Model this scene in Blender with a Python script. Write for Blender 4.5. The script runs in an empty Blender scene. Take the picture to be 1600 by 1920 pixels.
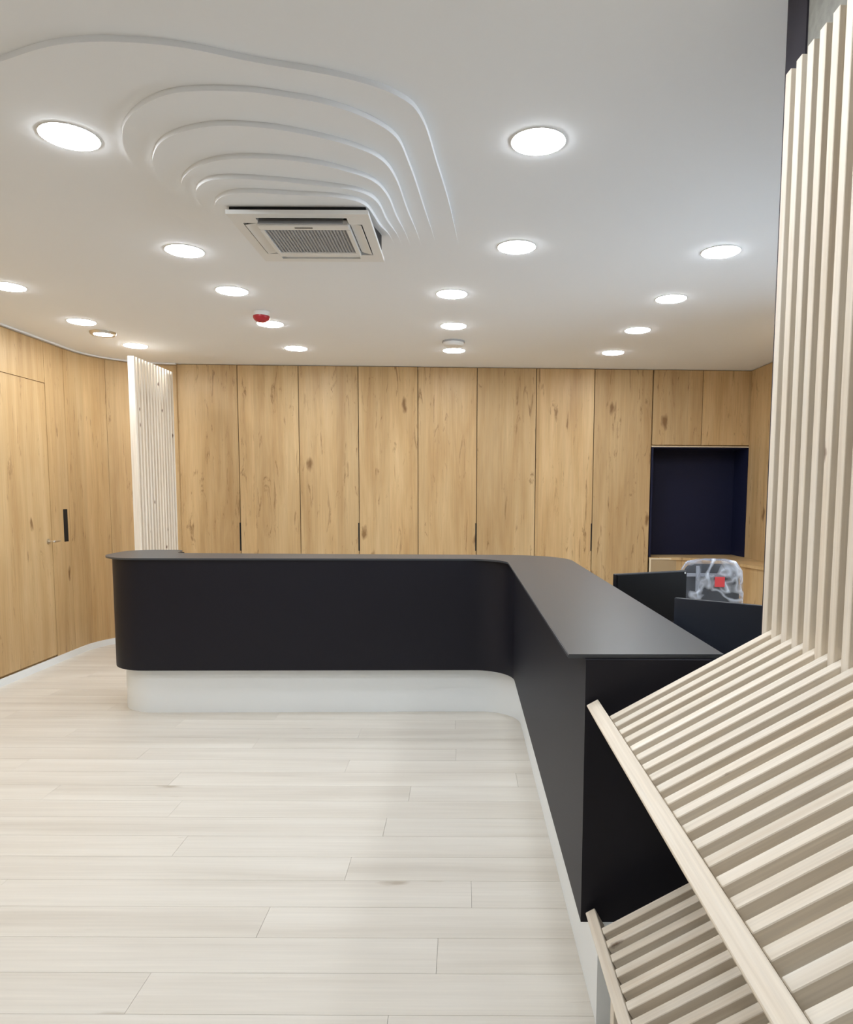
import bpy, bmesh, math, random
from mathutils import Vector, Matrix
random.seed(7)
S = bpy.context.scene
COL = S.collection
pi = math.pi

# ------------------------------------------------------------------ camera
cam = bpy.data.cameras.new('camera')
cam.sensor_fit = 'HORIZONTAL'; cam.sensor_width = 36.0
cam.lens = 1300.0 / 1600.0 * 36.0
cam.shift_x = (800 - 868) / 1600.0
cam.shift_y = (1042 - 960) / 1600.0
cam.clip_start = 0.02
co = bpy.data.objects.new('camera', cam); COL.objects.link(co)
th, roll = 0.0897, 0.004
fwd = Vector((0, math.cos(th), -math.sin(th)))
up0 = Vector((0, math.sin(th), math.cos(th))); r0 = Vector((1, 0, 0))
rt = r0 * math.cos(roll) + up0 * math.sin(roll)
up = up0 * math.cos(roll) - r0 * math.sin(roll)
co.matrix_world = Matrix(((rt.x, up.x, -fwd.x, 0), (rt.y, up.y, -fwd.y, 0), (rt.z, up.z, -fwd.z, 1.55), (0, 0, 0, 1)))
S.camera = co

# ------------------------------------------------------------------ world, exposure
w = bpy.data.worlds.new('overcast_sky'); S.world = w; w.use_nodes = True
bg = w.node_tree.nodes['Background']
bg.inputs[0].default_value = (0.72, 0.86, 1.0, 1); bg.inputs[1].default_value = 3.4
S.view_settings.view_transform = 'Standard'; S.view_settings.look = 'None'
S.view_settings.gamma = 1.0; S.view_settings.use_curve_mapping = False
S.view_settings.exposure = 1.12
LAMP = 36.0            # emission of the downlight diffusers
CEIL = 2.88

# ------------------------------------------------------------------ materials
def lin(r, g, b):
    f = lambda v: (v / 255 / 12.92) if v / 255 <= 0.04045 else ((v / 255 + 0.055) / 1.055) ** 2.4
    return (f(r), f(g), f(b), 1)

def new_mat(name):
    m = bpy.data.materials.new(name); m.use_nodes = True
    return m, m.node_tree, m.node_tree.nodes['Principled BSDF']

def N(nt, t, **kw):
    n = nt.nodes.new(t)
    for k, v in kw.items(): setattr(n, k, v)
    return n

def plain(name, col, rough=0.5, metal=0.0, spec=0.5, bump=0.0, bscale=60, var=0.0):
    m, nt, b = new_mat(name)
    b.inputs['Base Color'].default_value = col
    b.inputs['Roughness'].default_value = rough
    b.inputs['Metallic'].default_value = metal
    b.inputs['Specular IOR Level'].default_value = spec
    tc = N(nt, 'ShaderNodeTexCoord')
    nz = N(nt, 'ShaderNodeTexNoise'); nz.inputs['Scale'].default_value = bscale; nz.inputs['Detail'].default_value = 4
    nt.links.new(tc.outputs['Object'], nz.inputs['Vector'])
    if bump:
        bp = N(nt, 'ShaderNodeBump'); bp.inputs['Strength'].default_value = bump; bp.inputs['Distance'].default_value = 0.002
        nt.links.new(nz.outputs['Fac'], bp.inputs['Height']); nt.links.new(bp.outputs['Normal'], b.inputs['Normal'])
    if var:
        mx = N(nt, 'ShaderNodeMix', data_type='RGBA', blend_type='MULTIPLY'); mx.inputs[0].default_value = var
        mx.inputs[6].default_value = col
        nt.links.new(nz.outputs['Fac'], mx.inputs[7]); nt.links.new(mx.outputs[2], b.inputs['Base Color'])
    return m

def wood(name, tones, dark, axis='z', stretch=0.07, broad=5.0, fine=70.0, crack=0.66, knot=0.055, knot_dens=0.75,
         kscale=2.2, kstretch=0.5, rough=0.45, randamt=1.0, crackamt=0.75, brt=0.08, lamella=0.0, piece=(0.93, 1.05)):
    """procedural grain along one local axis, with cracks and knots; each object takes its own patch"""
    m, nt, b = new_mat(name); L = nt.links.new
    tc = N(nt, 'ShaderNodeTexCoord'); oi = N(nt, 'ShaderNodeObjectInfo')
    ml = N(nt, 'ShaderNodeVectorMath', operation='SCALE'); ml.inputs['Scale'].default_value = 37.0 * randamt
    cb = N(nt, 'ShaderNodeCombineXYZ')
    for i in range(3): L(oi.outputs['Random'], cb.inputs[i])
    L(cb.outputs[0], ml.inputs[0])
    ad = N(nt, 'ShaderNodeVectorMath', operation='ADD')
    L(tc.outputs['Object'], ad.inputs[0]); L(ml.outputs[0], ad.inputs[1])
    def mapped(st):
        mp = N(nt, 'ShaderNodeMapping')
        sc = [1, 1, 1]; sc['xyz'.index(axis)] = st
        mp.inputs['Scale'].default_value = sc
        L(ad.outputs[0], mp.inputs['Vector']); return mp
    mp = mapped(stretch)
    n1 = N(nt, 'ShaderNodeTexNoise'); n1.inputs['Scale'].default_value = broad; n1.inputs['Detail'].default_value = 5; n1.inputs['Roughness'].default_value = 0.6; n1.inputs['Distortion'].default_value = 0.4
    L(mp.outputs[0], n1.inputs['Vector'])
    cr = N(nt, 'ShaderNodeValToRGB'); e = cr.color_ramp.elements
    e[0].position = 0.3; e[0].color = tones[0]; e[1].position = 0.7; e[1].color = tones[2]
    mid = e.new(0.5); mid.color = tones[1]
    L(n1.outputs['Fac'], cr.inputs[0])
    mp2 = mapped(stretch * 0.35)
    n2 = N(nt, 'ShaderNodeTexNoise'); n2.inputs['Scale'].default_value = fine; n2.inputs['Detail'].default_value = 3
    L(mp2.outputs[0], n2.inputs['Vector'])
    mr = N(nt, 'ShaderNodeMapRange'); mr.inputs[1].default_value = 0.3; mr.inputs[2].default_value = 0.7; mr.inputs[3].default_value = 1 - 2 * brt; mr.inputs[4].default_value = 1.0 + brt * 0.5
    L(n2.outputs['Fac'], mr.inputs[0])
    mx = N(nt, 'ShaderNodeMix', data_type='RGBA', blend_type='MULTIPLY'); mx.inputs[0].default_value = 1
    L(cr.outputs[0], mx.inputs[6])
    if lamella:
        sl = N(nt, 'ShaderNodeSeparateXYZ'); L(ad.outputs[0], sl.inputs[0])
        la = N(nt, 'ShaderNodeMath', operation='ADD'); L(sl.outputs[0], la.inputs[0]); L(sl.outputs[1], la.inputs[1])
        ld = N(nt, 'ShaderNodeMath', operation='DIVIDE'); ld.inputs[1].default_value = lamella; L(la.outputs[0], ld.inputs[0])
        lf = N(nt, 'ShaderNodeMath', operation='FLOOR'); L(ld.outputs[0], lf.inputs[0])
        wn = N(nt, 'ShaderNodeTexWhiteNoise'); wn.noise_dimensions = '1D'; L(lf.outputs[0], wn.inputs['W'])
        lr = N(nt, 'ShaderNodeMapRange'); lr.inputs[3].default_value = 0.90; lr.inputs[4].default_value = 1.05; L(wn.outputs['Value'], lr.inputs[0])
        lm = N(nt, 'ShaderNodeMath', operation='MULTIPLY'); L(lr.outputs[0], lm.inputs[0]); L(mr.outputs[0], lm.inputs[1]); L(lm.outputs[0], mx.inputs[7])
    else: L(mr.outputs[0], mx.inputs[7])
    # cracks / dark streaks
    mp3 = mapped(stretch * 1.5)
    n3 = N(nt, 'ShaderNodeTexNoise'); n3.inputs['Scale'].default_value = broad * 2.4; n3.inputs['Detail'].default_value = 6; n3.inputs['Roughness'].default_value = 0.7; n3.inputs['Distortion'].default_value = 1.2
    L(mp3.outputs[0], n3.inputs['Vector'])
    c3 = N(nt, 'ShaderNodeMapRange'); c3.inputs[1].default_value = crack; c3.inputs[2].default_value = crack + 0.10; c3.inputs[3].default_value = 0; c3.inputs[4].default_value = crackamt
    L(n3.outputs['Fac'], c3.inputs[0])
    # knots (flat u,v layout along and across the grain)
    sx = N(nt, 'ShaderNodeSeparateXYZ'); L(ad.outputs[0], sx.inputs[0])
    if axis == 'z':
        us = N(nt, 'ShaderNodeMath', operation='ADD'); L(sx.outputs[0], us.inputs[0]); L(sx.outputs[1], us.inputs[1]); U = us.outputs[0]; V = sx.outputs[2]
    else:
        U = sx.outputs[1]; V = sx.outputs[0]
    uv = N(nt, 'ShaderNodeCombineXYZ'); L(U, uv.inputs[0])
    vs_ = N(nt, 'ShaderNodeMath', operation='MULTIPLY'); vs_.inputs[1].default_value = kstretch; L(V, vs_.inputs[0]); L(vs_.outputs[0], uv.inputs[1])
    nd = N(nt, 'ShaderNodeTexNoise'); nd.inputs['Scale'].default_value = kscale * 7; nd.inputs['Detail'].default_value = 3; L(uv.outputs[0], nd.inputs['Vector'])
    ns = N(nt, 'ShaderNodeVectorMath', operation='SCALE'); ns.inputs['Scale'].default_value = 0.16 / kscale; L(nd.outputs['Color'], ns.inputs[0])
    nadd = N(nt, 'ShaderNodeVectorMath', operation='ADD'); L(uv.outputs[0], nadd.inputs[0]); L(ns.outputs[0], nadd.inputs[1])
    v = N(nt, 'ShaderNodeTexVoronoi'); v.voronoi_dimensions = '2D'; v.inputs['Scale'].default_value = kscale
    L(nadd.outputs[0], v.inputs['Vector'])
    k1 = N(nt, 'ShaderNodeMapRange'); k1.inputs[1].default_value = knot; k1.inputs[2].default_value = knot * 0.35; k1.inputs[3].default_value = 0; k1.inputs[4].default_value = 0.85
    L(v.outputs['Distance'], k1.inputs[0])
    gt = N(nt, 'ShaderNodeMath', operation='GREATER_THAN'); gt.inputs[1].default_value = knot_dens
    sp = N(nt, 'ShaderNodeSeparateColor'); L(v.outputs['Color'], sp.inputs[0]); L(sp.outputs[0], gt.inputs[0])
    k2 = N(nt, 'ShaderNodeMath', operation='MULTIPLY'); L(k1.outputs[0], k2.inputs[0]); L(gt.outputs[0], k2.inputs[1])
    mxk = N(nt, 'ShaderNodeMath', operation='MAXIMUM'); L(c3.outputs[0], mxk.inputs[0]); L(k2.outputs[0], mxk.inputs[1])
    md = N(nt, 'ShaderNodeMix', data_type='RGBA'); L(mxk.outputs[0], md.inputs[0]); L(mx.outputs[2], md.inputs[6]); md.inputs[7].default_value = dark
    # slight tone per piece
    hv = N(nt, 'ShaderNodeHueSaturation')
    mr5 = N(nt, 'ShaderNodeMapRange'); mr5.inputs[3].default_value = piece[0]; mr5.inputs[4].default_value = piece[1]
    L(oi.outputs['Random'], mr5.inputs[0]); L(mr5.outputs[0], hv.inputs['Value']); L(md.outputs[2], hv.inputs['Color'])
    L(hv.outputs[0], b.inputs['Base Color'])
    b.inputs['Roughness'].default_value = rough; b.inputs['Specular IOR Level'].default_value = 0.35
    bp = N(nt, 'ShaderNodeBump'); bp.inputs['Strength'].default_value = 0.12; bp.inputs['Distance'].default_value = 0.001
    L(n2.outputs['Fac'], bp.inputs['Height']); L(bp.outputs[0], b.inputs['Normal'])
    return m

M = {}
M['oak'] = wood('oak_veneer', (lin(190, 155, 107), lin(206, 174, 127), lin(217, 188, 142)), lin(122, 88, 50), broad=6, crack=0.585, knot=0.085, knot_dens=0.68, kscale=2.3, kstretch=0.42, lamella=0.21, brt=0.05, stretch=0.10, crackamt=0.75)
M['oak_curved'] = wood('oak_veneer_wall', (lin(190, 155, 107), lin(206, 174, 127), lin(217, 188, 142)), lin(122, 88, 50), broad=6, crack=0.60, knot=0.06, knot_dens=0.65, kscale=2.1, kstretch=0.42, randamt=0.0, lamella=0.24, brt=0.05, stretch=0.08, crackamt=0.75)
M['oak_plain'] = wood('oak_edge', (lin(190, 155, 107), lin(206, 174, 127), lin(217, 188, 142)), lin(140, 100, 58), crack=0.72, knot=0.02, knot_dens=0.9)
M['pine'] = wood('pine_batten', (lin(234, 221, 202), lin(244, 234, 218), lin(249, 242, 230)), lin(108, 74, 46), stretch=0.05, broad=22, fine=190, crack=0.80, knot=0.13, knot_dens=0.93, kscale=9.0, kstretch=0.6, rough=0.6, crackamt=0.3, brt=0.05)
M['plank'] = wood('whitewashed_plank', (lin(209, 202, 190), lin(220, 214, 203), lin(227, 222, 212)), lin(176, 164, 146), axis='x', stretch=0.06, broad=7, fine=90, crack=0.66, knot=0.06, knot_dens=0.75, kscale=2.4, kstretch=0.3, rough=0.42, crackamt=0.55, brt=0.03, piece=(0.975, 1.015))
M['gap'] = plain('dark_joint', lin(120, 108, 92), 0.8)
M['ceiling'] = plain('white_ceiling_paint', lin(240, 242, 244), 0.85, spec=0.2, bump=0.03, bscale=220)
M['white'] = plain('white_lacquer', lin(244, 249, 252), 0.35, bump=0.01)
M['navy'] = plain('dark_navy_laminate', lin(24, 24, 34), 0.5, spec=0.28, bump=0.03, bscale=300)
M['top'] = plain('satin_graphite_laminate', lin(64, 69, 75), 0.36, spec=0.5, bump=0.02, bscale=400)
M['niche'] = plain('navy_paint', lin(22, 27, 56), 0.6, spec=0.3)
M['concrete'] = plain('rough_concrete', lin(165, 165, 158), 0.9, bump=1.0, bscale=45, var=0.45)
M['strip'] = plain('black_navy_paint', lin(52, 49, 58), 0.7, spec=0.3)
M['acwhite'] = plain('white_plastic', lin(232, 232, 230), 0.4)
M['acgrey'] = plain('grey_plastic', lin(170, 172, 176), 0.5)
M['dark'] = plain('black_gap', lin(14, 14, 16), 0.8)
M['black'] = plain('black_plastic', lin(22, 23, 28), 0.45)
M['screen'] = plain('black_screen', lin(9, 9, 12), 0.4, spec=0.15)
M['monitor'] = plain('dark_blue_grey_plastic', lin(46, 51, 62), 0.5)
M['metal'] = plain('brushed_steel', lin(206, 198, 184), 0.3, metal=0.9)
M['red'] = plain('red_plastic', lin(170, 34, 46), 0.35)
M['redtag'] = plain('red_card', lin(238, 84, 88), 0.5)
M['beige'] = plain('beige_laminate', lin(176, 156, 124), 0.5)
M['pale'] = plain('pale_edge_band', lin(238, 224, 196), 0.5)
M['desk'] = plain('grey_desk_laminate', lin(70, 72, 78), 0.5)
M['frame'] = plain('anthracite_frame', lin(60, 62, 66), 0.4)
M['fabric'] = plain('black_mesh_fabric', lin(34, 37, 43), 0.8, bump=0.4, bscale=500)
M['rearwall'] = plain('white_wall_paint', lin(228, 226, 220), 0.85)

def lamp_mat():
    m, nt, b = new_mat('lit_diffuser')
    b.inputs['Base Color'].default_value = (0.9, 0.9, 0.9, 1)
    b.inputs['Emission Color'].default_value = (0.92, 0.97, 1.03, 1)
    b.inputs['Emission Strength'].default_value = LAMP
    return m
M['lamp'] = lamp_mat()

def glass_mat():
    m = bpy.data.materials.new('window_glass'); m.use_nodes = True; nt = m.node_tree; nt.nodes.clear()
    o = N(nt, 'ShaderNodeOutputMaterial'); t = N(nt, 'ShaderNodeBsdfTransparent'); g = N(nt, 'ShaderNodeBsdfGlossy'); g.inputs['Roughness'].default_value = 0.02
    f = N(nt, 'ShaderNodeFresnel'); f.inputs[0].default_value = 1.45
    mx = N(nt, 'ShaderNodeMixShader'); nt.links.new(f.outputs[0], mx.inputs[0]); nt.links.new(t.outputs[0], mx.inputs[1]); nt.links.new(g.outputs[0], mx.inputs[2]); nt.links.new(mx.outputs[0], o.inputs[0])
    return m
M['glass'] = glass_mat()

def film_mat():
    m = bpy.data.materials.new('clear_plastic_film'); m.use_nodes = True; nt = m.node_tree; nt.nodes.clear(); L = nt.links.new
    o = N(nt, 'ShaderNodeOutputMaterial'); t = N(nt, 'ShaderNodeBsdfTransparent'); t.inputs[0].default_value = (0.93, 0.95, 1, 1)
    p = N(nt, 'ShaderNodeBsdfPrincipled'); p.inputs['Base Color'].default_value = (0.86, 0.91, 1, 1); p.inputs['Roughness'].default_value = 0.2
    tl = N(nt, 'ShaderNodeBsdfTranslucent'); tl.inputs[0].default_value = (0.85, 0.9, 1, 1)
    m2 = N(nt, 'ShaderNodeMixShader'); m2.inputs[0].default_value = 0.3; L(p.outputs[0], m2.inputs[1]); L(tl.outputs[0], m2.inputs[2])
    tc = N(nt, 'ShaderNodeTexCoord'); nz = N(nt, 'ShaderNodeTexNoise'); nz.inputs['Scale'].default_value = 4.5; nz.inputs['Detail'].default_value = 1.5; nz.inputs['Distortion'].default_value = 0.8
    L(tc.outputs['Object'], nz.inputs[0])
    ab = N(nt, 'ShaderNodeMath', operation='SUBTRACT'); ab.inputs[1].default_value = 0.5; L(nz.outputs['Fac'], ab.inputs[0])
    a2 = N(nt, 'ShaderNodeMath', operation='ABSOLUTE'); L(ab.outputs[0], a2.inputs[0])
    r = N(nt, 'ShaderNodeMapRange'); r.inputs[1].default_value = 0.0; r.inputs[2].default_value = 0.07; r.inputs[3].default_value = 0.9; r.inputs[4].default_value = 0.12
    L(a2.outputs[0], r.inputs[0])
    bp = N(nt, 'ShaderNodeBump'); bp.inputs['Strength'].default_value = 0.8; bp.inputs['Distance'].default_value = 0.02; L(nz.outputs['Fac'], bp.inputs['Height']); L(bp.outputs[0], p.inputs['Normal'])
    mx = N(nt, 'ShaderNodeMixShader'); L(r.outputs[0], mx.inputs[0]); L(t.outputs[0], mx.inputs[1]); L(m2.outputs[0], mx.inputs[2]); L(mx.outputs[0], o.inputs[0])
    return m
M['film'] = film_mat()

# ------------------------------------------------------------------ mesh helpers
def finish(name, bm, mat, parent=None, loc=None, rot=None, smooth=False):
    bmesh.ops.recalc_face_normals(bm, faces=bm.faces)
    me = bpy.data.meshes.new(name); bm.to_mesh(me); bm.free()
    return link(name, me, mat, parent, loc, rot, smooth)

def link(name, me, mat=None, parent=None, loc=None, rot=None, smooth=False):
    if mat is not None and not me.materials: me.materials.append(M[mat])
    if smooth:
        for p in me.polygons: p.use_smooth = True
        me.set_sharp_from_angle(angle=math.radians(35))
    o = bpy.data.objects.new(name, me); COL.objects.link(o)
    if parent: o.parent = parent
    if loc: o.location = loc
    if rot: o.rotation_euler = rot
    return o

def add_box(bm, x0, x1, y0, y1, z0, z1, bevel=0.0):
    r = bmesh.ops.create_cube(bm, size=1.0)
    vs = r['verts']
    for v in vs:
        v.co.x = x0 if v.co.x < 0 else x1
        v.co.y = y0 if v.co.y < 0 else y1
        v.co.z = z0 if v.co.z < 0 else z1
    if bevel:
        es = list({e for v in vs for e in v.link_edges})
        bmesh.ops.bevel(bm, geom=es, offset=bevel, segments=1, affect='EDGES')
    return vs

def box(name, x0, x1, y0, y1, z0, z1, mat, parent=None, bevel=0.0, loc=None, rot=None):
    bm = bmesh.new(); add_box(bm, x0, x1, y0, y1, z0, z1, bevel)
    return finish(name, bm, mat, parent, loc, rot)

def add_prism(bm, pts, z0, z1, bevel=0.0):
    b = [bm.verts.new((x, y, z0)) for x, y in pts]; t = [bm.verts.new((x, y, z1)) for x, y in pts]
    n = len(pts)
    f0 = bm.faces.new(list(reversed(b))); f1 = bm.faces.new(t)
    for i in range(n): bm.faces.new((b[i], b[(i + 1) % n], t[(i + 1) % n], t[i]))
    if bevel:
        bmesh.ops.bevel(bm, geom=list(f1.edges) + list(f0.edges), offset=bevel, segments=2, affect='EDGES')

def prism(name, pts, z0, z1, mat, parent=None, bevel=0.0, smooth=True, loc=None, rot=None):
    bm = bmesh.new(); add_prism(bm, pts, z0, z1, bevel)
    return finish(name, bm, mat, parent, loc, rot, smooth)

def fillet(pts, seg=10):
    """pts: (x, y, r) closed -> polygon with rounded corners"""
    out = []; n = len(pts)
    for i in range(n):
        p = Vector(pts[i][:2]); r = pts[i][2]
        if r <= 0: out.append((p.x, p.y)); continue
        a = (Vector(pts[i - 1][:2]) - p).normalized(); b = (Vector(pts[(i + 1) % n][:2]) - p).normalized()
        ang = a.angle(b); d = r / math.tan(ang / 2)
        c = p + (a + b).normalized() * (r / math.sin(ang / 2))
        s = p + a * d - c; e = p + b * d - c
        a0 = math.atan2(s.y, s.x); da = math.atan2(e.y, e.x) - a0
        while da > pi: da -= 2 * pi
        while da < -pi: da += 2 * pi
        for k in range(seg + 1):
            t = a0 + da * k / seg; out.append((c.x + r * math.cos(t), c.y + r * math.sin(t)))
    return out

def add_lathe(bm, prof, seg=24, cx=0, cy=0):
    rings = []
    for r, z in prof:
        if r < 1e-6: rings.append([bm.verts.new((cx, cy, z))])
        else: rings.append([bm.verts.new((cx + r * math.cos(2 * pi * k / seg), cy + r * math.sin(2 * pi * k / seg), z)) for k in range(seg)])
    for a, b in zip(rings, rings[1:]):
        for k in range(seg):
            k2 = (k + 1) % seg
            if len(a) == 1 and len(b) == 1: continue
            if len(a) == 1: bm.faces.new((a[0], b[k2], b[k]))
            elif len(b) == 1: bm.faces.new((a[k], a[k2], b[0]))
            else: bm.faces.new((a[k], a[k2], b[k2], b[k]))

def add_tube(bm, pts, r, seg=8):
    pts = [Vector(p) for p in pts]; rings = []
    for i, p in enumerate(pts):
        d = (pts[min(i + 1, len(pts) - 1)] - pts[max(i - 1, 0)]).normalized()
        q = Vector((0, 0, 1)) if abs(d.z) < 0.9 else Vector((1, 0, 0))
        u = d.cross(q).normalized(); v = d.cross(u)
        rings.append([bm.verts.new(p + (u * math.cos(2 * pi * k / seg) + v * math.sin(2 * pi * k / seg)) * r) for k in range(seg)])
    for a, b in zip(rings, rings[1:]):
        for k in range(seg): bm.faces.new((a[k], a[(k + 1) % seg], b[(k + 1) % seg], b[k]))
    bm.faces.new(list(reversed(rings[0]))); bm.faces.new(rings[-1])

def thing(name, label, cat, loc=(0, 0, 0), rz=0.0, group=None):
    o = bpy.data.objects.new(name, None); COL.objects.link(o); o.empty_display_size = 0.1
    o.location = loc; o.rotation_euler = (0, 0, rz); o['label'] = label; o['category'] = cat
    if group: o['group'] = group
    return o

def struct(o, label, cat):
    o['kind'] = 'structure'; o['label'] = label; o['category'] = cat; return o

def catmull(pts, n=6):
    out = []
    P = [pts[0]] + list(pts) + [pts[-1]]
    for i in range(1, len(P) - 2):
        p0, p1, p2, p3 = (Vector(q) for q in P[i - 1:i + 3])
        for k in range(n):
            t = k / n
            out.append(tuple(0.5 * ((2 * p1) + (p2 - p0) * t + (2 * p0 - 5 * p1 + 4 * p2 - p3) * t * t + (3 * p1 - p0 - 3 * p2 + p3) * t ** 3)))
    out.append(tuple(pts[-1])); return out

# ------------------------------------------------------------------ setting: floor
XW, XE, YS, YN = -3.70, 3.12, -2.5, 7.7
floor = struct(box('floor', XW - 0.1, XE + 0.1, YS, 8.6, -0.10, -0.006, 'gap'), 'pale whitewashed laminate plank floor', 'floor')
PW, PL = 0.18, 1.86
joints = {0: -0.216, 1: -1.004, 2: -0.081, 3: -0.718, 4: 0.039, 5: -0.47, 6: 0.62, 7: -0.358, 8: 0.45, 9: -0.27, 10: 0.3}
pm = {}
row = 0; y = 1.755 - 24 * PW; row = -24
while y < YN - 0.05:
    jx = joints.get(row, None)
    if jx is None: jx = (row * 0.617) % PL
    x = jx - PL * math.ceil((jx - XW) / PL)
    while x < XE:
        a, b = max(x, XW), min(x + PL, XE)
        if b - a > 0.05:
            key = round(b - a, 3)
            if key not in pm:
                bm = bmesh.new(); add_box(bm, -key / 2 + 0.0006, key / 2 - 0.0006, -PW / 2 + 0.0006, PW / 2 - 0.0006, -0.012, 0)
                bmesh.ops.recalc_face_normals(bm, faces=bm.faces)
                me = bpy.data.meshes.new('plank'); bm.to_mesh(me); bm.free(); me.materials.append(M['plank']); pm[key] = me
            link('plank', pm[key], parent=floor, loc=((a + b) / 2, y + PW / 2, 0))
        x += PL
    y += PW; row += 1

# ------------------------------------------------------------------ setting: ceiling with stepped drops
ceiling = struct(box('ceiling', XW - 0.1, XE + 0.1, YS, 8.6, CEIL, CEIL + 0.12, 'ceiling'), 'white ceiling with curved stepped drops around the air conditioner', 'ceiling')
CT = [
 [(-2.42, 3.86), (-2.40, 3.30), (-2.22, 2.80), (-1.86, 2.46), (-1.42, 2.25), (-1.15, 2.16), (-0.88, 2.17), (-0.64, 2.25), (-0.38, 2.33), (-0.22, 2.43), (-0.15, 2.57), (-0.11, 2.90), (-0.07, 3.28), (-0.03, 3.86)],
 [(-1.36, 3.86), (-1.35, 3.30), (-1.31, 2.85), (-1.23, 2.62), (-1.10, 2.47), (-0.94, 2.38), (-0.73, 2.37), (-0.59, 2.40), (-0.45, 2.45), (-0.33, 2.54), (-0.25, 2.66), (-0.22, 2.85), (-0.19, 3.20), (-0.15, 3.86)],
 [(-1.28, 3.86), (-1.27, 3.30), (-1.24, 2.92), (-1.17, 2.74), (-1.06, 2.62), (-0.89, 2.55), (-0.72, 2.555), (-0.55, 2.61), (-0.41, 2.69), (-0.32, 2.79), (-0.28, 2.95), (-0.26, 3.25), (-0.23, 3.86)],
 [(-1.21, 3.86), (-1.20, 3.30), (-1.17, 3.00), (-1.08, 2.85), (-0.95, 2.765), (-0.80, 2.74), (-0.61, 2.77), (-0.47, 2.84), (-0.37, 2.93), (-0.325, 3.08), (-0.31, 3.35), (-0.29, 3.86)],
 [(-1.16, 3.86), (-1.155, 3.40), (-1.13, 3.06), (-1.06, 2.92), (-0.95, 2.87), (-0.78, 2.885), (-0.55, 2.94), (-0.43, 2.99), (-0.37, 3.10), (-0.355, 3.35), (-0.335, 3.86)],
 [(-1.11, 3.86), (-1.105, 3.40), (-1.08, 3.13), (-1.01, 3.00), (-0.89, 2.955), (-0.70, 2.975), (-0.52, 3.00), (-0.43, 3.06), (-0.40, 3.18), (-0.39, 3.40), (-0.375, 3.86)]]
STEP = 0.018
def taper(y):
    t = min(1, max(0, (y - 3.16) / (3.84 - 3.16)))
    return 1 - (t * t * (3 - 2 * t))
for k, c in enumerate(CT):
    pts = catmull(c, 6)
    bm = bmesh.new()
    add_prism(bm, pts, CEIL - 0.05, CEIL + 0.004)
    for yc in [3.16 + 0.04 * i for i in range(18)]:
        bmesh.ops.bisect_plane(bm, geom=bm.verts[:] + bm.edges[:] + bm.faces[:], plane_co=(0, yc, 0), plane_no=(0, 1, 0))
    for v in bm.verts:
        if v.co.z < CEIL - 0.02: v.co.z = CEIL - 0.0004 * (k + 1) - STEP * (k + 1) * taper(v.co.y)
    bmesh.ops.triangulate(bm, faces=[f for f in bm.faces if len(f.verts) > 4])
    finish('ceiling_step', bm, 'ceiling', ceiling, smooth=True)

# ------------------------------------------------------------------ setting: left wall (straight then curved), door, baseboard
ARC = (-2.98, 6.62, 0.72)
def wpath(s, off=0.0):
    """s = Y on the straight run up to 6.62, then arc length; off = towards the room"""
    if s <= ARC[1]: return (XW + off, s)
    a = (s - ARC[1]) / ARC[2]; r = ARC[2] - off
    return (ARC[0] - r * math.cos(a), ARC[1] + r * math.sin(a))
SEND = ARC[1] + ARC[2] * pi / 2
def wall_strip(s0, s1, o0, o1):
    n = 1 if s1 <= ARC[1] else max(2, int((s1 - s0) / 0.06))
    ss = [s0 + (s1 - s0) * i / n for i in range(n + 1)]
    return [wpath(s, o0) for s in ss] + [wpath(s, o1) for s in reversed(ss)]
wl = struct(prism('wall_left', wall_strip(YS, ARC[1], -0.12, -0.001) [:0] + [wpath(s, -0.001) for s in [YS] + [ARC[1] + (SEND - ARC[1]) * i / 12 for i in range(13)]] + [(-2.98, 7.55), (-3.82, 7.55), (-3.82, YS)], 0, CEIL, 'oak_plain'), 'curved oak veneer wall running into the back corner', 'wall')
G = 0.0035
segs = [(YS, -1.2), (-1.2, 0.1), (0.1, 1.4), (1.4, 2.7), (2.7, 4.0), (4.0, 5.27), (6.205, 6.50), (6.50, 7.05), (7.05, SEND)]
for a, b in segs:
    prism('oak_panel', wall_strip(a + G / 2, b - G / 2, 0.0, 0.016), 0.0, CEIL - 0.025, 'oak_curved', wl)
prism('oak_panel', wall_strip(5.27 + G / 2, 6.205 - G / 2, 0.0, 0.016), 2.503, CEIL - 0.025, 'oak_curved', wl)
d1 = struct(prism('door_1', wall_strip(5.27 + G, 6.205 - G, 0.0, 0.0145), 0.075, 2.497, 'oak_curved'), 'flush oak door with small lever handle in the left wall', 'door')
lev = bmesh.new(); add_lathe(lev, [(0, 0), (0.024, 0), (0.024, 0.008), (0, 0.008)], 20)
hd = finish('handle_rose', lev, 'metal', d1, (XW + 0.0145, 6.145, 1.11), (0, pi / 2, 0), True)
lev = bmesh.new(); add_tube(lev, [(0, 0, 0.008), (0, 0, 0.05), (0, 0.006, 0.056), (0, 0.085, 0.056)], 0.009, 10)
finish('lever_handle', lev, 'metal', d1, (XW + 0.0145, 6.145, 1.11), (0, pi / 2, 0), True)
box('recess_slot', XW + 0.008, XW + 0.0175, 6.395, 6.462, 1.09, 1.39, 'dark', wl)
bb = prism('baseboard_left', [wpath(s, 0.030) for s in [YS] + [ARC[1] + (SEND - ARC[1]) * i / 12 for i in range(13)]] + [wpath(s, 0.017) for s in [ARC[1] + (SEND - ARC[1]) * (12 - i) / 12 for i in range(13)] + [YS]], 0.0, 0.06, 'white')
struct(bb, 'low white skirting along the curved oak wall', 'baseboard')
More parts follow.
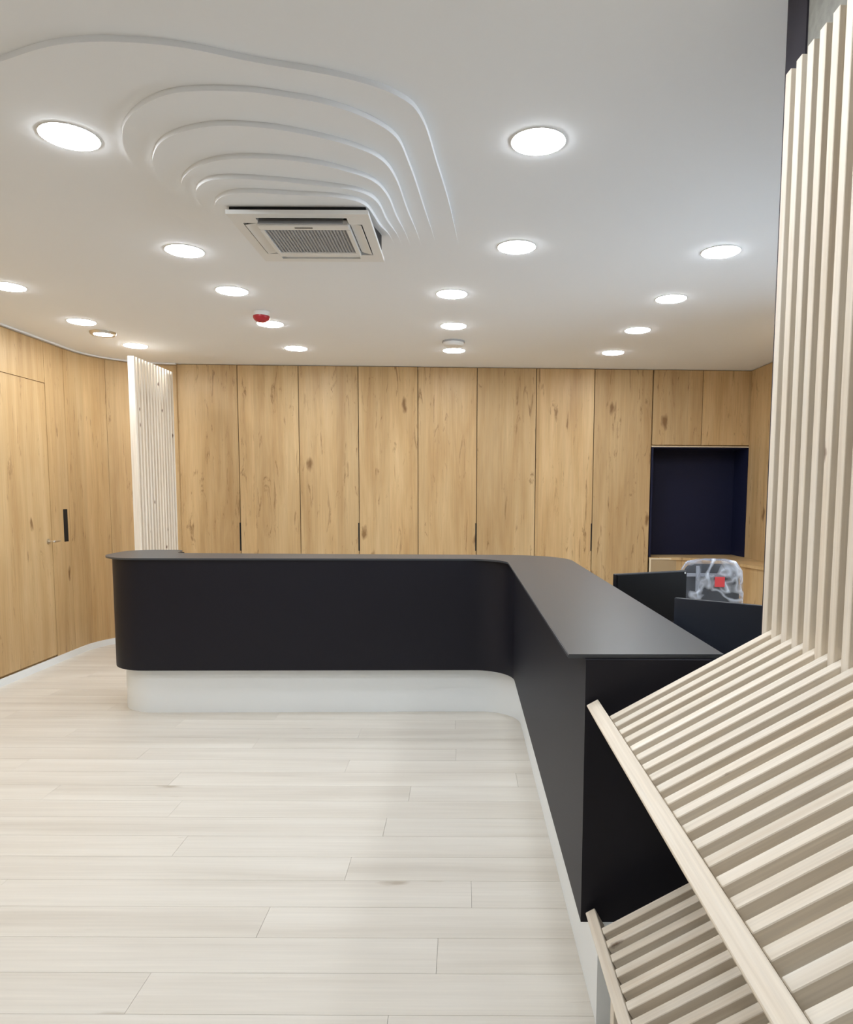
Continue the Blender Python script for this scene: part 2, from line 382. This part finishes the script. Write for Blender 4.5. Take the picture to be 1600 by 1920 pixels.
tr = prism('trim_1', [wpath(s, 0.035) for s in [YS] + [ARC[1] + (SEND - ARC[1]) * i / 12 for i in range(13)]] + [wpath(s, 0.0) for s in [ARC[1] + (SEND - ARC[1]) * (12 - i) / 12 for i in range(13)] + [YS]], CEIL - 0.014, CEIL - 0.001, 'ceiling')
struct(tr, 'thin pale shadow-gap trim between oak wall and ceiling', 'trim')

# ------------------------------------------------------------------ setting: back, right and rear walls
BA = math.atan(0.0425)                                   # the back wall runs slightly away to the right
B0 = Vector((-3.0, 7.356, 0)); BU = Vector((math.cos(BA), math.sin(BA), 0)); BN = Vector((-math.sin(BA), math.cos(BA), 0))
def bw(u, d=0.0, z=0.0):
    p = B0 + BU * u + BN * d; return (p.x, p.y, z)
BL = 6.125
wb = struct(box('wall_back', -0.9, BL + 0.25, 0.62, 0.74, 0, CEIL, 'rearwall', loc=tuple(B0), rot=(0, 0, BA)), 'wall behind the oak cabinets', 'wall')
WY0, WY1, WZ0, WZ1 = 2.6, 4.8, 1.0, 2.5                    # window of the staff side, hidden by the pillar
wr_b = bmesh.new()
add_box(wr_b, XE, XE + 0.14, YS, WY0, 0, CEIL); add_box(wr_b, XE, XE + 0.14, WY1, 8.5, 0, CEIL)
add_box(wr_b, XE, XE + 0.14, WY0, WY1, 0, WZ0); add_box(wr_b, XE, XE + 0.14, WY0, WY1, WZ1, CEIL)
wr = struct(finish('wall_right', wr_b, 'oak_plain'), 'oak clad side wall beside the navy niche', 'wall')
for y0, y1 in ((6.512, 7.608), (5.66, 6.508), (4.81, 5.656)):
    box('oak_panel', XE - 0.016, XE - 0.0005, y0, y1, 0.0, CEIL - 0.006, 'oak', wr)
wf = bmesh.new()
for y0 in (WY0, (WY0 + WY1) / 2 - 0.03, WY1 - 0.06): add_box(wf, XE + 0.04, XE + 0.10, y0, y0 + 0.06, WZ0, WZ1)
add_box(wf, XE + 0.04, XE + 0.10, WY0, WY1, WZ0, WZ0 + 0.06); add_box(wf, XE + 0.04, XE + 0.10, WY0, WY1, WZ1 - 0.06, WZ1)
w2 = struct(finish('window_1', wf, 'frame'), 'side window of the staff area', 'window')
for y0 in (WY0 + 0.06, (WY0 + WY1) / 2 + 0.03): box('pane', XE + 0.065, XE + 0.075, y0, y0 + (WY1 - WY0) / 2 - 0.09, WZ0 + 0.06, WZ1 - 0.06, 'glass', w2)
wrear = struct(box('wall_rear', XW - 0.12, XE + 0.14, YS - 0.15, YS, 0, CEIL, 'rearwall'), 'white wall behind the viewer', 'wall')
# ------------------------------------------------------------------ concrete pillar behind the slats
pil = bmesh.new(); add_box(pil, 0.862, 1.50, -0.6, 1.86, 0, CEIL)
pil_o = finish('concrete_pillar', pil, 'concrete'); struct(pil_o, 'rough grey concrete pillar behind the tall pine slats', 'pillar')
box('edge_board', 0.857, 1.50, 1.852, 1.962, 0, CEIL - 0.001, 'strip', pil_o)['label'] = 'black-navy painted corner board'

# ------------------------------------------------------------------ tall oak cabinets along the back wall
seam = [0.0, 0.633, 1.266, 1.891, 2.520, 3.149, 3.782, 4.408, 5.038]
where = ['leftmost of four, beside the slatted screen', 'second of four from the slatted screen', 'third of four from the slatted screen', 'rightmost of four, beside the navy niche']
for c in range(4):
    u0, um, u1 = seam[2 * c], seam[2 * c + 1], seam[2 * c + 2]
    t = thing('tall_cabinet', 'tall double-door knotty oak cabinet, ' + where[c], 'cabinet', bw(u0), BA, 'tall oak cabinets along the back wall')
    W = u1 - u0; wm = um - u0
    bmc = bmesh.new(); add_box(bmc, 0.002, W - 0.002, 0.024, 0.60, 0.0, CEIL - 0.004)
    finish('cabinet_body', bmc, 'dark', t)
    for k, (a, b) in enumerate(((0, wm), (wm, W))):
        dr = box('door', 0.0035, b - a - 0.0035, 0.0, 0.022, 0.06, CEIL - 0.005, 'oak', t, 0.0015, loc=(a, 0, 0))
        if k == 0: box('finger_pull', b - a - 0.012, b - a + 0.0, -0.0015, 0.02, 0.93, 1.23, 'dark', dr)['label'] = 'dark vertical finger-pull slot'

# ------------------------------------------------------------------ wall cabinet over the navy niche, niche and curved back counter
u0, u1 = 5.045, BL
t = thing('wall_cabinet', 'oak double-door wall cabinet above the navy niche', 'cabinet', bw(u0, 0, 2.07), BA)
W = u1 - u0
box('cabinet_body', 0, W, 0.024, 0.60, 0.0, CEIL - 2.07 - 0.002, 'oak_plain', t)
box('door', 0.003, W * 0.5 - 0.003, 0, 0.022, 0.012, CEIL - 2.07 - 0.005, 'oak', t, 0.0015)
box('door', W * 0.5 + 0.003, W - 0.003, 0, 0.022, 0.012, CEIL - 2.07 - 0.005, 'oak', t, 0.0015)
t = thing('display_niche', 'empty dark navy recessed niche under the oak wall cabinet', 'niche', bw(u0, 0, 0.862), BA)
Hn = 2.068 - 0.862
box('back_panel', 0.02, W - 0.02, 0.34, 0.36, 0.0, Hn, 'niche', t)
box('side_panel', 0.0, 0.02, 0.004, 0.36, 0.0, Hn, 'niche', t); box('side_panel', W - 0.02, W, 0.004, 0.36, 0.0, Hn, 'niche', t)
box('top_panel', 0.02, W - 0.02, 0.004, 0.34, Hn - 0.02, Hn, 'niche', t)
box('edge_strip', -0.004, W, -0.004, 0.004, Hn - 0.010, Hn, 'pale', t)
t = thing('back_counter', 'oak back counter curving along the side wall below the navy niche', 'counter', (0, 0, 0))
pb0 = bw(5.05, -0.002); pb1 = bw(5.62, -0.004); pe = bw(BL - 0.01, 0.33); pf = bw(5.055, 0.33)
front = catmull([(pb0[0], pb0[1]), (2.29, 7.56), (2.51, 7.49), (2.69, 7.17), (2.79, 6.85), (2.85, 6.55), (2.88, 6.0), (2.88, 5.0)], 6)
poly = front + [(XE - 0.018, 5.0), (XE - 0.018, pe[1]), (pf[0], pf[1])]
prism('worktop', poly, 0.832, 0.860, 'oak', t, 0.001)['label'] = 'oak worktop with sweeping curved front edge'
inner = [(x + 0.016, y + 0.012) for x, y in front]
prism('front_panel', inner + [(XE - 0.02, 5.02), (XE - 0.02, pe[1] - 0.02), (pf[0] + 0.01, pf[1] - 0.02)], 0.0, 0.831, 'oak', t)
box('infill_panel', 0.014, 0.30, -0.016, 0.004, 0.56, 0.838, 'beige', t, loc=bw(5.05), rot=(0, 0, BA))
box('edge_strip', 0.0, 0.014, -0.020, 0.0, 0.55, 0.852, 'pale', t, loc=bw(5.05), rot=(0, 0, BA))
box('edge_strip', 0.014, 0.42, -0.020, 0.0, 0.838, 0.852, 'pale', t, loc=bw(5.05), rot=(0, 0, BA))

# ------------------------------------------------------------------ pine slats
TH, DP, PITCH = 0.0277, 0.055, 0.0555
def slat_mesh(L):
    bm = bmesh.new(); add_box(bm, -DP / 2, DP / 2, -TH / 2, TH / 2, 0, L, 0.0015)
    bmesh.ops.recalc_face_normals(bm, faces=bm.faces)
    me = bpy.data.meshes.new('slat'); bm.to_mesh(me); bm.free(); me.materials.append(M['pine']); return me
NS = 24
ANG = math.radians(29.3)
ca, sa = math.cos(ANG), math.sin(ANG)
XF = 0.800
scr = thing('slat_screen', 'folded pine slat screen, upright slats sloping out over the counter end', 'slat screen', (XF, 1.25, 1.15))
def put(me, name, parent, world, rot):
    o = link(name, me, parent=parent, rot=rot); o.location = Vector(world) - Vector(parent.location); return o
zb = 1.10
vm = slat_mesh(2.592 - zb)
for k in range(NS):
    yc = 1.8277 - k * PITCH - TH / 2
    put(vm, 'upright_slat', scr, (XF + DP / 2, yc, zb), (0, 0, 0))
# sloping deck: slat top surface passes through (0.387, 0.958)
def deck(parent, x0, z0, xe, n, yfar, nm):
    Ls = (xe - x0) / ca
    me = slat_mesh(Ls)
    for k in range(n):
        yc = yfar - k * PITCH - TH / 2
        # local z -> along slope, local x -> towards lower right (depth), keep the top edge on the line
        c = Vector((x0, yc, z0)) + Vector((sa, 0, -ca)) * (DP / 2)
        put(me, nm, parent, c, (0, pi / 2 - ANG, 0))
deck(scr, 0.392, 0.961, 0.853, NS, 1.800, 'sloping_slat')
def rail(parent, xl, zl, y0, y1, wid, dep, nm):
    """board along Y, tilted with the deck; (xl, zl) is its upper left edge"""
    bm = bmesh.new(); add_box(bm, 0, wid, y0, y1, -dep, 0, 0.002)
    # grain along Y: rotate so that the local z runs along the board
    bm.transform(Matrix.Rotation(-pi / 2, 4, 'X').inverted())
    o = finish(nm, bm, 'pine', parent)
    R = Matrix.Rotation(-ANG, 4, 'Y') @ Matrix.Rotation(-pi / 2, 4, 'X')
    o.matrix_local = Matrix.Translation(Vector((xl, 0, zl)) - Vector(parent.location)) @ R
    return o
rail(scr, 0.347, 0.962, 0.47, 1.892, 0.036, 0.060, 'end_rail')
ben = thing('slat_bench', 'lower sloping pine slat deck tucked under the folded screen', 'slat bench', (0.6, 1.25, 0.30))
deck(ben, 0.384, 0.366, 0.858, NS, 1.800, 'sloping_slat')
rail(ben, 0.356, 0.352, 0.47, 1.892, 0.030, 0.060, 'end_rail')
# bearers that carry the decks, hidden below
for p, x, z0, z1 in ((ben, 0.425, 0.0, 0.315), (ben, 0.80, 0.0, 0.52)):
    for y in (0.6, 1.2, 1.74):
        o = box('support_leg', -0.02, 0.02, -0.02, 0.02, z0, z1, 'pine', p); o.location = Vector((x, y, 0)) - Vector(p.location)
# the screen at the far left
ls = thing('slat_screen', 'upright pine slat screen standing before the curved oak wall', 'slat screen', (-2.82, 6.38, 0))
fm = slat_mesh(2.70)
for k in range(14):
    put(fm, 'upright_slat', ls, (-2.822, 6.00 + TH / 2 + k * 0.0585, 0.0), (0, 0, 0))
for z in (0.02, 1.3, 2.45):
    o = box('back_rail', -0.02, 0.0, -0.33, 0.42, 0, 0.05, 'pine', ls); o.location = (-0.030, 0.0, z)

# ------------------------------------------------------------------ reception counter
rc = thing('reception_counter', 'long L-shaped dark navy reception counter on a white plinth', 'counter', (-0.9, 4.9, 0))
def rcp(o):
    o.location = -Vector(rc.location); return o
topo = fillet([(0.298, 1.918, 0.0), (0.298, 4.775, 0.27), (-2.56, 4.70, 0.36), (-2.60, 5.43, 0.20), (-2.20, 5.43, 0.06), (-2.12, 5.13, 0.03), (0.742, 5.075, 0.42), (0.742, 1.925, 0.0)], 12)
rcp(prism('countertop', topo, 1.088, 1.100, 'top', rc, 0.002))['label'] = 'thin satin graphite countertop'
bod = fillet([(0.346, 1.905, 0.0), (0.346, 4.778, 0.27), (-2.505, 4.715, 0.30), (-2.53, 5.38, 0.18), (-2.16, 5.38, 0.03), (-2.16, 5.04, 0.02), (0.70, 5.03, 0.38), (0.70, 1.905, 0.0)], 12)
rcp(prism('counter_body', bod, 0.315, 1.0879, 'navy', rc))['label'] = 'dark navy laminate front'
pl = fillet([(0.396, 1.90, 0.0), (0.396, 4.835, 0.27), (-2.455, 4.77, 0.28), (-2.48, 5.34, 0.16), (-2.18, 5.34, 0.03), (-2.18, 5.00, 0.02), (0.66, 4.99, 0.36), (0.66, 1.90, 0.0)], 12)
rcp(prism('plinth', pl, 0.0, 0.3149, 'white', rc, 0.001))['label'] = 'white recessed plinth'

# ------------------------------------------------------------------ staff desk, monitors, chair
dk = thing('staff_desk', 'low grey desk hidden behind the reception counter', 'desk', (1.1, 3.3, 0))
box('desk_top', -0.34, 0.30, -1.1, 1.1, 0.695, 0.72, 'desk', dk, 0.002)
for y in (-1.05, 1.02):
    box('side_panel', -0.32, 0.26, y, y + 0.03, 0.0, 0.695, 'desk', dk)

def monitor(label, pl_, pr_, ztop, h, screen_to_viewer):
    a = Vector((pl_[0], pl_[1], 0)); b = Vector((pr_[0], pr_[1], 0)); d = b - a
    W = d.length; ang = math.atan2(d.y, d.x); c = (a + b) / 2
    t = thing('monitor', label, 'monitor', (c.x, c.y, 0.72), ang)
    zt = ztop - 0.72
    if screen_to_viewer:
        box('housing', -W / 2, W / 2, 0.004, 0.035, zt - h, zt, 'black', t, 0.003)
        box('screen', -W / 2 + 0.006, W / 2 - 0.006, 0.0, 0.0045, zt - h + 0.018, zt - 0.006, 'screen', t)
        bm = bmesh.new(); add_lathe(bm, [(0, 0), (0.005, 0), (0.005, 0.002), (0, 0.002)], 12)
        finish('glint_dot', bm, 'acwhite', t, (W / 2 - 0.020, -0.0025, zt - 0.012), (pi / 2, 0, 0))  # white dot painted in place of a reflected glint
        back = 0.035
    else:
        pr_f = [(-W / 2, 0.040), (-W / 2, 0.024), (-W / 2 + 0.02, 0.012), (W / 2 - 0.02, 0.012), (W / 2, 0.024), (W / 2, 0.040)]
        prism('housing', pr_f, zt - h + 0.055, zt, 'monitor', t, 0.002)
        box('chin', -W / 2 + 0.004, W / 2 - 0.004, 0.018, 0.040, zt - h, zt - h + 0.053, 'black', t, 0.003)
        box('screen', -W / 2 + 0.006, W / 2 - 0.006, 0.040, 0.044, zt - h + 0.060, zt - 0.008, 'screen', t)
        back = 0.026
    bm = bmesh.new(); add_box(bm, -0.03, 0.03, back - 0.03 if not screen_to_viewer else back, back + (0.0 if not screen_to_viewer else 0.03), 0.012, zt - h + 0.12, 0.004)
    finish('stand_neck', bm, 'black', t)
    prism('stand_base', fillet([(-0.11, -0.07, 0.03), (0.11, -0.07, 0.03), (0.11, 0.10, 0.03), (-0.11, 0.10, 0.03)], 5), 0.0, 0.012, 'black', t, 0.002)
    return t
monitor('black monitor showing its dark screen, nearer the oak cabinets', (0.828, 3.699), (1.272, 3.896), 1.12, 0.30, True)
v = Vector((1.154 - 0.871, 2.649 - 2.846)).normalized()
monitor('dark blue-grey monitor seen from behind, nearer the slat screen', (0.871, 2.846), (0.871 + v.x * 0.50, 2.846 + v.y * 0.50), 1.12, 0.33, False)

ch = thing('office_chair', 'black office chair wrapped in clear plastic with red tag', 'chair', (1.83, 5.28, 0), math.radians(-4))
for k in range(5):
    a = 2 * pi * k / 5 + 0.3
    bm = bmesh.new(); add_tube(bm, [(0.03 * math.cos(a), 0.03 * math.sin(a), 0.10), (0.29 * math.cos(a), 0.29 * math.sin(a), 0.075)], 0.018, 8)
    lg = finish('leg', bm, 'black', ch, smooth=True)
    bm = bmesh.new(); add_lathe(bm, [(0, -0.02), (0.026, -0.02), (0.03, 0), (0.026, 0.02), (0, 0.02)], 14)
    finish('caster', bm, 'black', lg, (0.29 * math.cos(a), 0.29 * math.sin(a), 0.030), (pi / 2, 0, a), True)
bm = bmesh.new(); add_lathe(bm, [(0, 0.06), (0.045, 0.06), (0.04, 0.14), (0.026, 0.15), (0.024, 0.42), (0.09, 0.43), (0.09, 0.445), (0, 0.445)], 18)
finish('gas_column', bm, 'black', ch, smooth=True)
prism('seat', fillet([(-0.24, -0.24, 0.08), (0.24, -0.24, 0.08), (0.23, 0.26, 0.10), (-0.23, 0.26, 0.10)], 6), 0.445, 0.51, 'fabric', ch, 0.02)
bm = bmesh.new(); add_box(bm, -0.035, 0.035, -0.30, -0.262, 0.42, 0.66, 0.006); add_box(bm, -0.035, 0.035, -0.30, 0.05, 0.418, 0.44, 0.004)
finish('back_bar', bm, 'black', ch)
# backrest: rounded frame with a mesh panel (in the local XZ plane)
def xz_prism(name, pts, y0, y1, mat, parent, bevel=0.0):
    bm = bmesh.new(); add_prism(bm, pts, y0, y1, bevel)
    bm.transform(Matrix(((1, 0, 0, 0), (0, 0, 1, 0), (0, 1, 0, 0), (0, 0, 0, 1))))
    return finish(name, bm, mat, parent, smooth=True)
fo = fillet([(-0.215, 0.57, 0.06), (0.215, 0.57, 0.06), (0.19, 1.045, 0.07), (-0.19, 1.045, 0.07)], 6)
bk = xz_prism('backrest', fo, -0.262, -0.235, 'fabric', ch, 0.008)
for z in (0.70, 0.965):
    o = box('cross_bar', -0.19, 0.19, -0.274, -0.2625, z - 0.012, z + 0.012, 'acgrey', bk, 0.002)
for x in (-0.10,):
    o = box('upright_bar', x - 0.012, x + 0.012, -0.276, -0.2625, 0.60, 1.03, 'acgrey', bk, 0.002)
o = box('tag', 0.016, 0.086, -0.302, -0.297, 0.882, 0.956, 'redtag', ch, 0.001, rot=None); o['label'] = 'red paper tag'
for s in (-1, 1):
    bm = bmesh.new(); add_tube(bm, [(s * 0.22, 0.02, 0.47), (s * 0.275, 0.02, 0.50), (s * 0.28, 0.02, 0.66)], 0.016, 8); add_box(bm, s * 0.28 - 0.04, s * 0.28 + 0.04, -0.12, 0.12, 0.66, 0.69, 0.012)
    finish('armrest', bm, 'black', ch)
# crumpled plastic bag over the backrest
bm = bmesh.new()
prof = [(0.0, 1.075), (0.45, 1.078), (0.8, 1.060), (1.0, 1.00), (1.03, 0.92), (1.06, 0.82), (1.08, 0.72), (1.10, 0.62), (1.12, 0.54)]
rings = []; SEG = 44
rnd = random.Random(3)
for j, (f, z) in enumerate(prof):
    ring = []
    for k in range(SEG):
        a = 2 * pi * k / SEG; n = 5.0
        c, s = math.cos(a), math.sin(a)
        rr = (abs(c) ** n + abs(s) ** n) ** (-1 / n)
        jit = 1 + (rnd.random() - 0.5) * 0.09
        ring.append(bm.verts.new((0.212 * c * rr * f * jit + (rnd.random() - .5) * 0.012, -0.248 + 0.042 * s * rr * max(f, 0.3) * (1 + (rnd.random() - .5) * 0.35), z + (rnd.random() - .5) * 0.018)))
    rings.append(ring)
for a, b in zip(rings, rings[1:]):
    for k in range(SEG): bm.faces.new((a[k], a[(k + 1) % SEG], b[(k + 1) % SEG], b[k]))
bm.faces.new(rings[0])
finish('plastic_cover', bm, 'film', ch)['label'] = 'crumpled clear plastic bag over the backrest'

# ------------------------------------------------------------------ ceiling fittings
def downlight(x, y, z, label, r=0.098, deep=False):
    t = thing('downlight', label, 'ceiling light', (x, y, z), 0, 'round recessed downlights')
    bm = bmesh.new()
    add_lathe(bm, [(r + 0.002, -0.002), (r + 0.005, -0.004), (r + 0.008, -0.002), (r + 0.009, 0.004), (r + 0.002, 0.004), (r + 0.002, -0.002)], 40)
    finish('trim_ring', bm, 'acwhite' if not deep else 'acgrey', t, smooth=True)
    bm = bmesh.new(); add_lathe(bm, [(0, -0.010), (r * 0.7, -0.0095), (r * 0.93, -0.008), (r, -0.005), (r + 0.0015, 0.002), (0, 0.002)], 40)
    finish('diffuser', bm, 'lamp', t)
    return t
zc = CEIL
D = [(-1.464, 2.698, zc - STEP, 'nearest round downlight on the left, inside the outer ceiling curve'),
     (0.280, 2.758, zc, 'nearest round downlight right of the stepped ceiling'),
     (-1.545, 3.967, zc, 'round downlight left of the air conditioner'),
     (0.285, 3.888, zc, 'round downlight right of the air conditioner, second from the viewer'),
     (1.414, 3.950, zc, 'right-hand column round downlight nearest the tall slats'),
     (-1.535, 4.727, zc, 'round downlight just before the red alarm'),
     (-0.080, 4.780, zc, 'middle column round downlight over the counter front'),
     (1.417, 4.874, zc, 'second round downlight of the right-hand column from the slats'),
     (-1.530, 5.624, zc, 'round downlight right behind the red alarm'),
     (-0.080, 5.670, zc, 'middle column round downlight before the smoke detector'),
     (1.418, 5.790, zc, 'third round downlight of the right-hand column from the slats'),
     (-1.550, 6.556, zc, 'farthest round downlight of the alarm column, near the oak cabinets'),
     (-0.090, 6.623, zc, 'middle column round downlight behind the smoke detector'),
     (1.412, 6.692, zc, 'farthest round downlight of the right-hand column, near the cabinets'),
     (-2.968, 4.651, zc, 'round downlight cut by the left picture edge'),
     (-2.998, 5.580, zc, 'round downlight over the flush oak door'),
     (-2.993, 6.467, zc, 'round downlight above the left slat screen')]
for x, y, z, l in D: downlight(x, y, z, l)
# oak-wall column carries on out of view; last four lamps are added fill
for x, y, l in ((-2.97, 3.70, 'round downlight along the oak wall, out of view to the left, farthest'), (-2.97, 2.60, 'round downlight along the oak wall, out of view to the left, middle'),
                (-2.97, 1.50, 'round downlight along the oak wall, out of view to the left, nearest'), (-1.46, 1.45, 'added round fill downlight overhead left of the viewer, above the picture'),
                (0.28, 1.63, 'added round fill downlight over the sloping slat deck, above the picture'),
                (-0.55, 0.30, 'added round fill downlight straight above the viewer, above the picture'),
                (-1.46, -0.60, 'added round fill downlight behind the viewer')):
    downlight(x, y, zc, l)
# assumed staff-side lamps, unseen, added to brighten the back right corner
for y, l in ((4.25, 'added round downlight of the staff side hidden behind the pillar, nearer one'), (5.55, 'added round downlight of the staff side hidden behind the pillar, farther one')):
    downlight(2.75, y, zc, l)
t = thing('spotlight', 'small flat-looking recessed spotlight between two round downlights by the oak wall', 'ceiling light', (-3.018, 5.942, zc))
bm = bmesh.new(); add_lathe(bm, [(0.074, 0.004), (0.074, -0.020), (0.092, -0.024), (0.100, -0.016), (0.104, 0.004), (0.074, 0.004)], 36)
finish('trim_ring', bm, 'metal', t, smooth=True)
bm = bmesh.new(); add_lathe(bm, [(0, -0.010), (0.0735, -0.010), (0.0735, 0.003), (0, 0.003)], 36)
finish('diffuser', bm, 'lamp', t)

t = thing('fire_alarm', 'red domed fire alarm beacon on the ceiling', 'alarm', (-1.498, 5.268, zc))
bm = bmesh.new(); add_lathe(bm, [(0, 0.001), (0.062, 0.001), (0.062, -0.018), (0.056, -0.030), (0, -0.030)], 30); finish('base', bm, 'acwhite', t, smooth=True)
bm = bmesh.new(); add_lathe(bm, [(0.060, -0.0305), (0.060, -0.044), (0.050, -0.060), (0.030, -0.072), (0, -0.076)], 30); bm.faces.ensure_lookup_table(); finish('dome', bm, 'red', t, smooth=True)
t = thing('smoke_detector', 'white disc smoke detector between two middle downlights', 'detector', (-0.088, 6.235, zc))
bm = bmesh.new(); add_lathe(bm, [(0, 0.001), (0.100, 0.001), (0.100, -0.012), (0.0, -0.012)], 36); finish('base', bm, 'acgrey', t, smooth=True)
bm = bmesh.new(); add_lathe(bm, [(0, -0.0125), (0.092, -0.0125), (0.090, -0.030), (0.075, -0.042), (0, -0.046)], 36); finish('cap', bm, 'acwhite', t, smooth=True)

# ------------------------------------------------------------------ cassette air conditioner
ac = thing('air_conditioner', 'white square ceiling cassette air conditioner with mesh intake', 'air conditioner', (-0.715, 3.385, 2.735))
hw = 0.305
bm = bmesh.new(); add_box(bm, -hw + 0.012, hw - 0.012, -hw + 0.012, hw - 0.012, 0.018, CEIL - 2.735 - 0.001); finish('casing', bm, 'dark', ac)
# face frame with four outlet slots
bm = bmesh.new()
o1, i1 = hw, 0.235; s0 = 0.19
for q in range(4):
    R = Matrix.Rotation(q * pi / 2, 4, 'Z')
    tmp = bmesh.new()
    add_box(tmp, -o1, 0.262, -o1, -0.262, 0.0, 0.018, 0)            # outer border
    add_box(tmp, -0.262, -s0, -0.262, -0.205, 0.0, 0.018, 0)  # corner block
    tmp.transform(R)
    me_ = bpy.data.meshes.new('tmp'); tmp.to_mesh(me_); tmp.free(); bm.from_mesh(me_); bpy.data.meshes.remove(me_)
finish('face_frame', bm, 'acwhite', ac)
for q in range(4):
    R = Matrix.Rotation(q * pi / 2, 4, 'Z')
    bm = bmesh.new(); add_box(bm, -s0 + 0.004, s0 - 0.004, -0.026, 0.026, -0.002, 0.002, 0.001)
    tilt = {0: math.radians(58), 1: math.radians(14), 2: math.radians(-10), 3: math.radians(10)}[q]
    bm.transform(R @ Matrix.Translation((0, -0.232, 0.004)) @ Matrix.Rotation(tilt, 4, 'X'))
    finish('flap', bm, 'acgrey' if q == 0 else 'acwhite', ac)
bm = bmesh.new()
add_box(bm, -0.203, 0.203, -0.203, -0.150, -0.010, 0.016, 0.004); add_box(bm, -0.203, 0.203, 0.150, 0.203, -0.010, 0.016, 0.004)
add_box(bm, -0.203, -0.185, -0.150, 0.150, -0.010, 0.016, 0); add_box(bm, 0.185, 0.203, -0.150, 0.150, -0.010, 0.016, 0)
ip = finish('intake_panel', bm, 'acwhite', ac)
bm = bmesh.new()
for i in range(26): add_box(bm, -0.185 + i * 0.0148 - 0.0035, -0.185 + i * 0.0148 + 0.0035, -0.150, 0.150, -0.006, 0.0)
for i in range(22): add_box(bm, -0.185, 0.185, -0.150 + i * 0.01428 - 0.0035, -0.150 + i * 0.01428 + 0.0035, -0.004, 0.002)
finish('intake_mesh', bm, 'acgrey', ip)
box('filter', -0.185, 0.185, -0.150, 0.150, 0.006, 0.012, 'desk', ip)
box('badge', -0.04, 0.04, -0.182, -0.172, -0.0108, -0.0101, 'black', ip)['label'] = 'small dark maker badge'
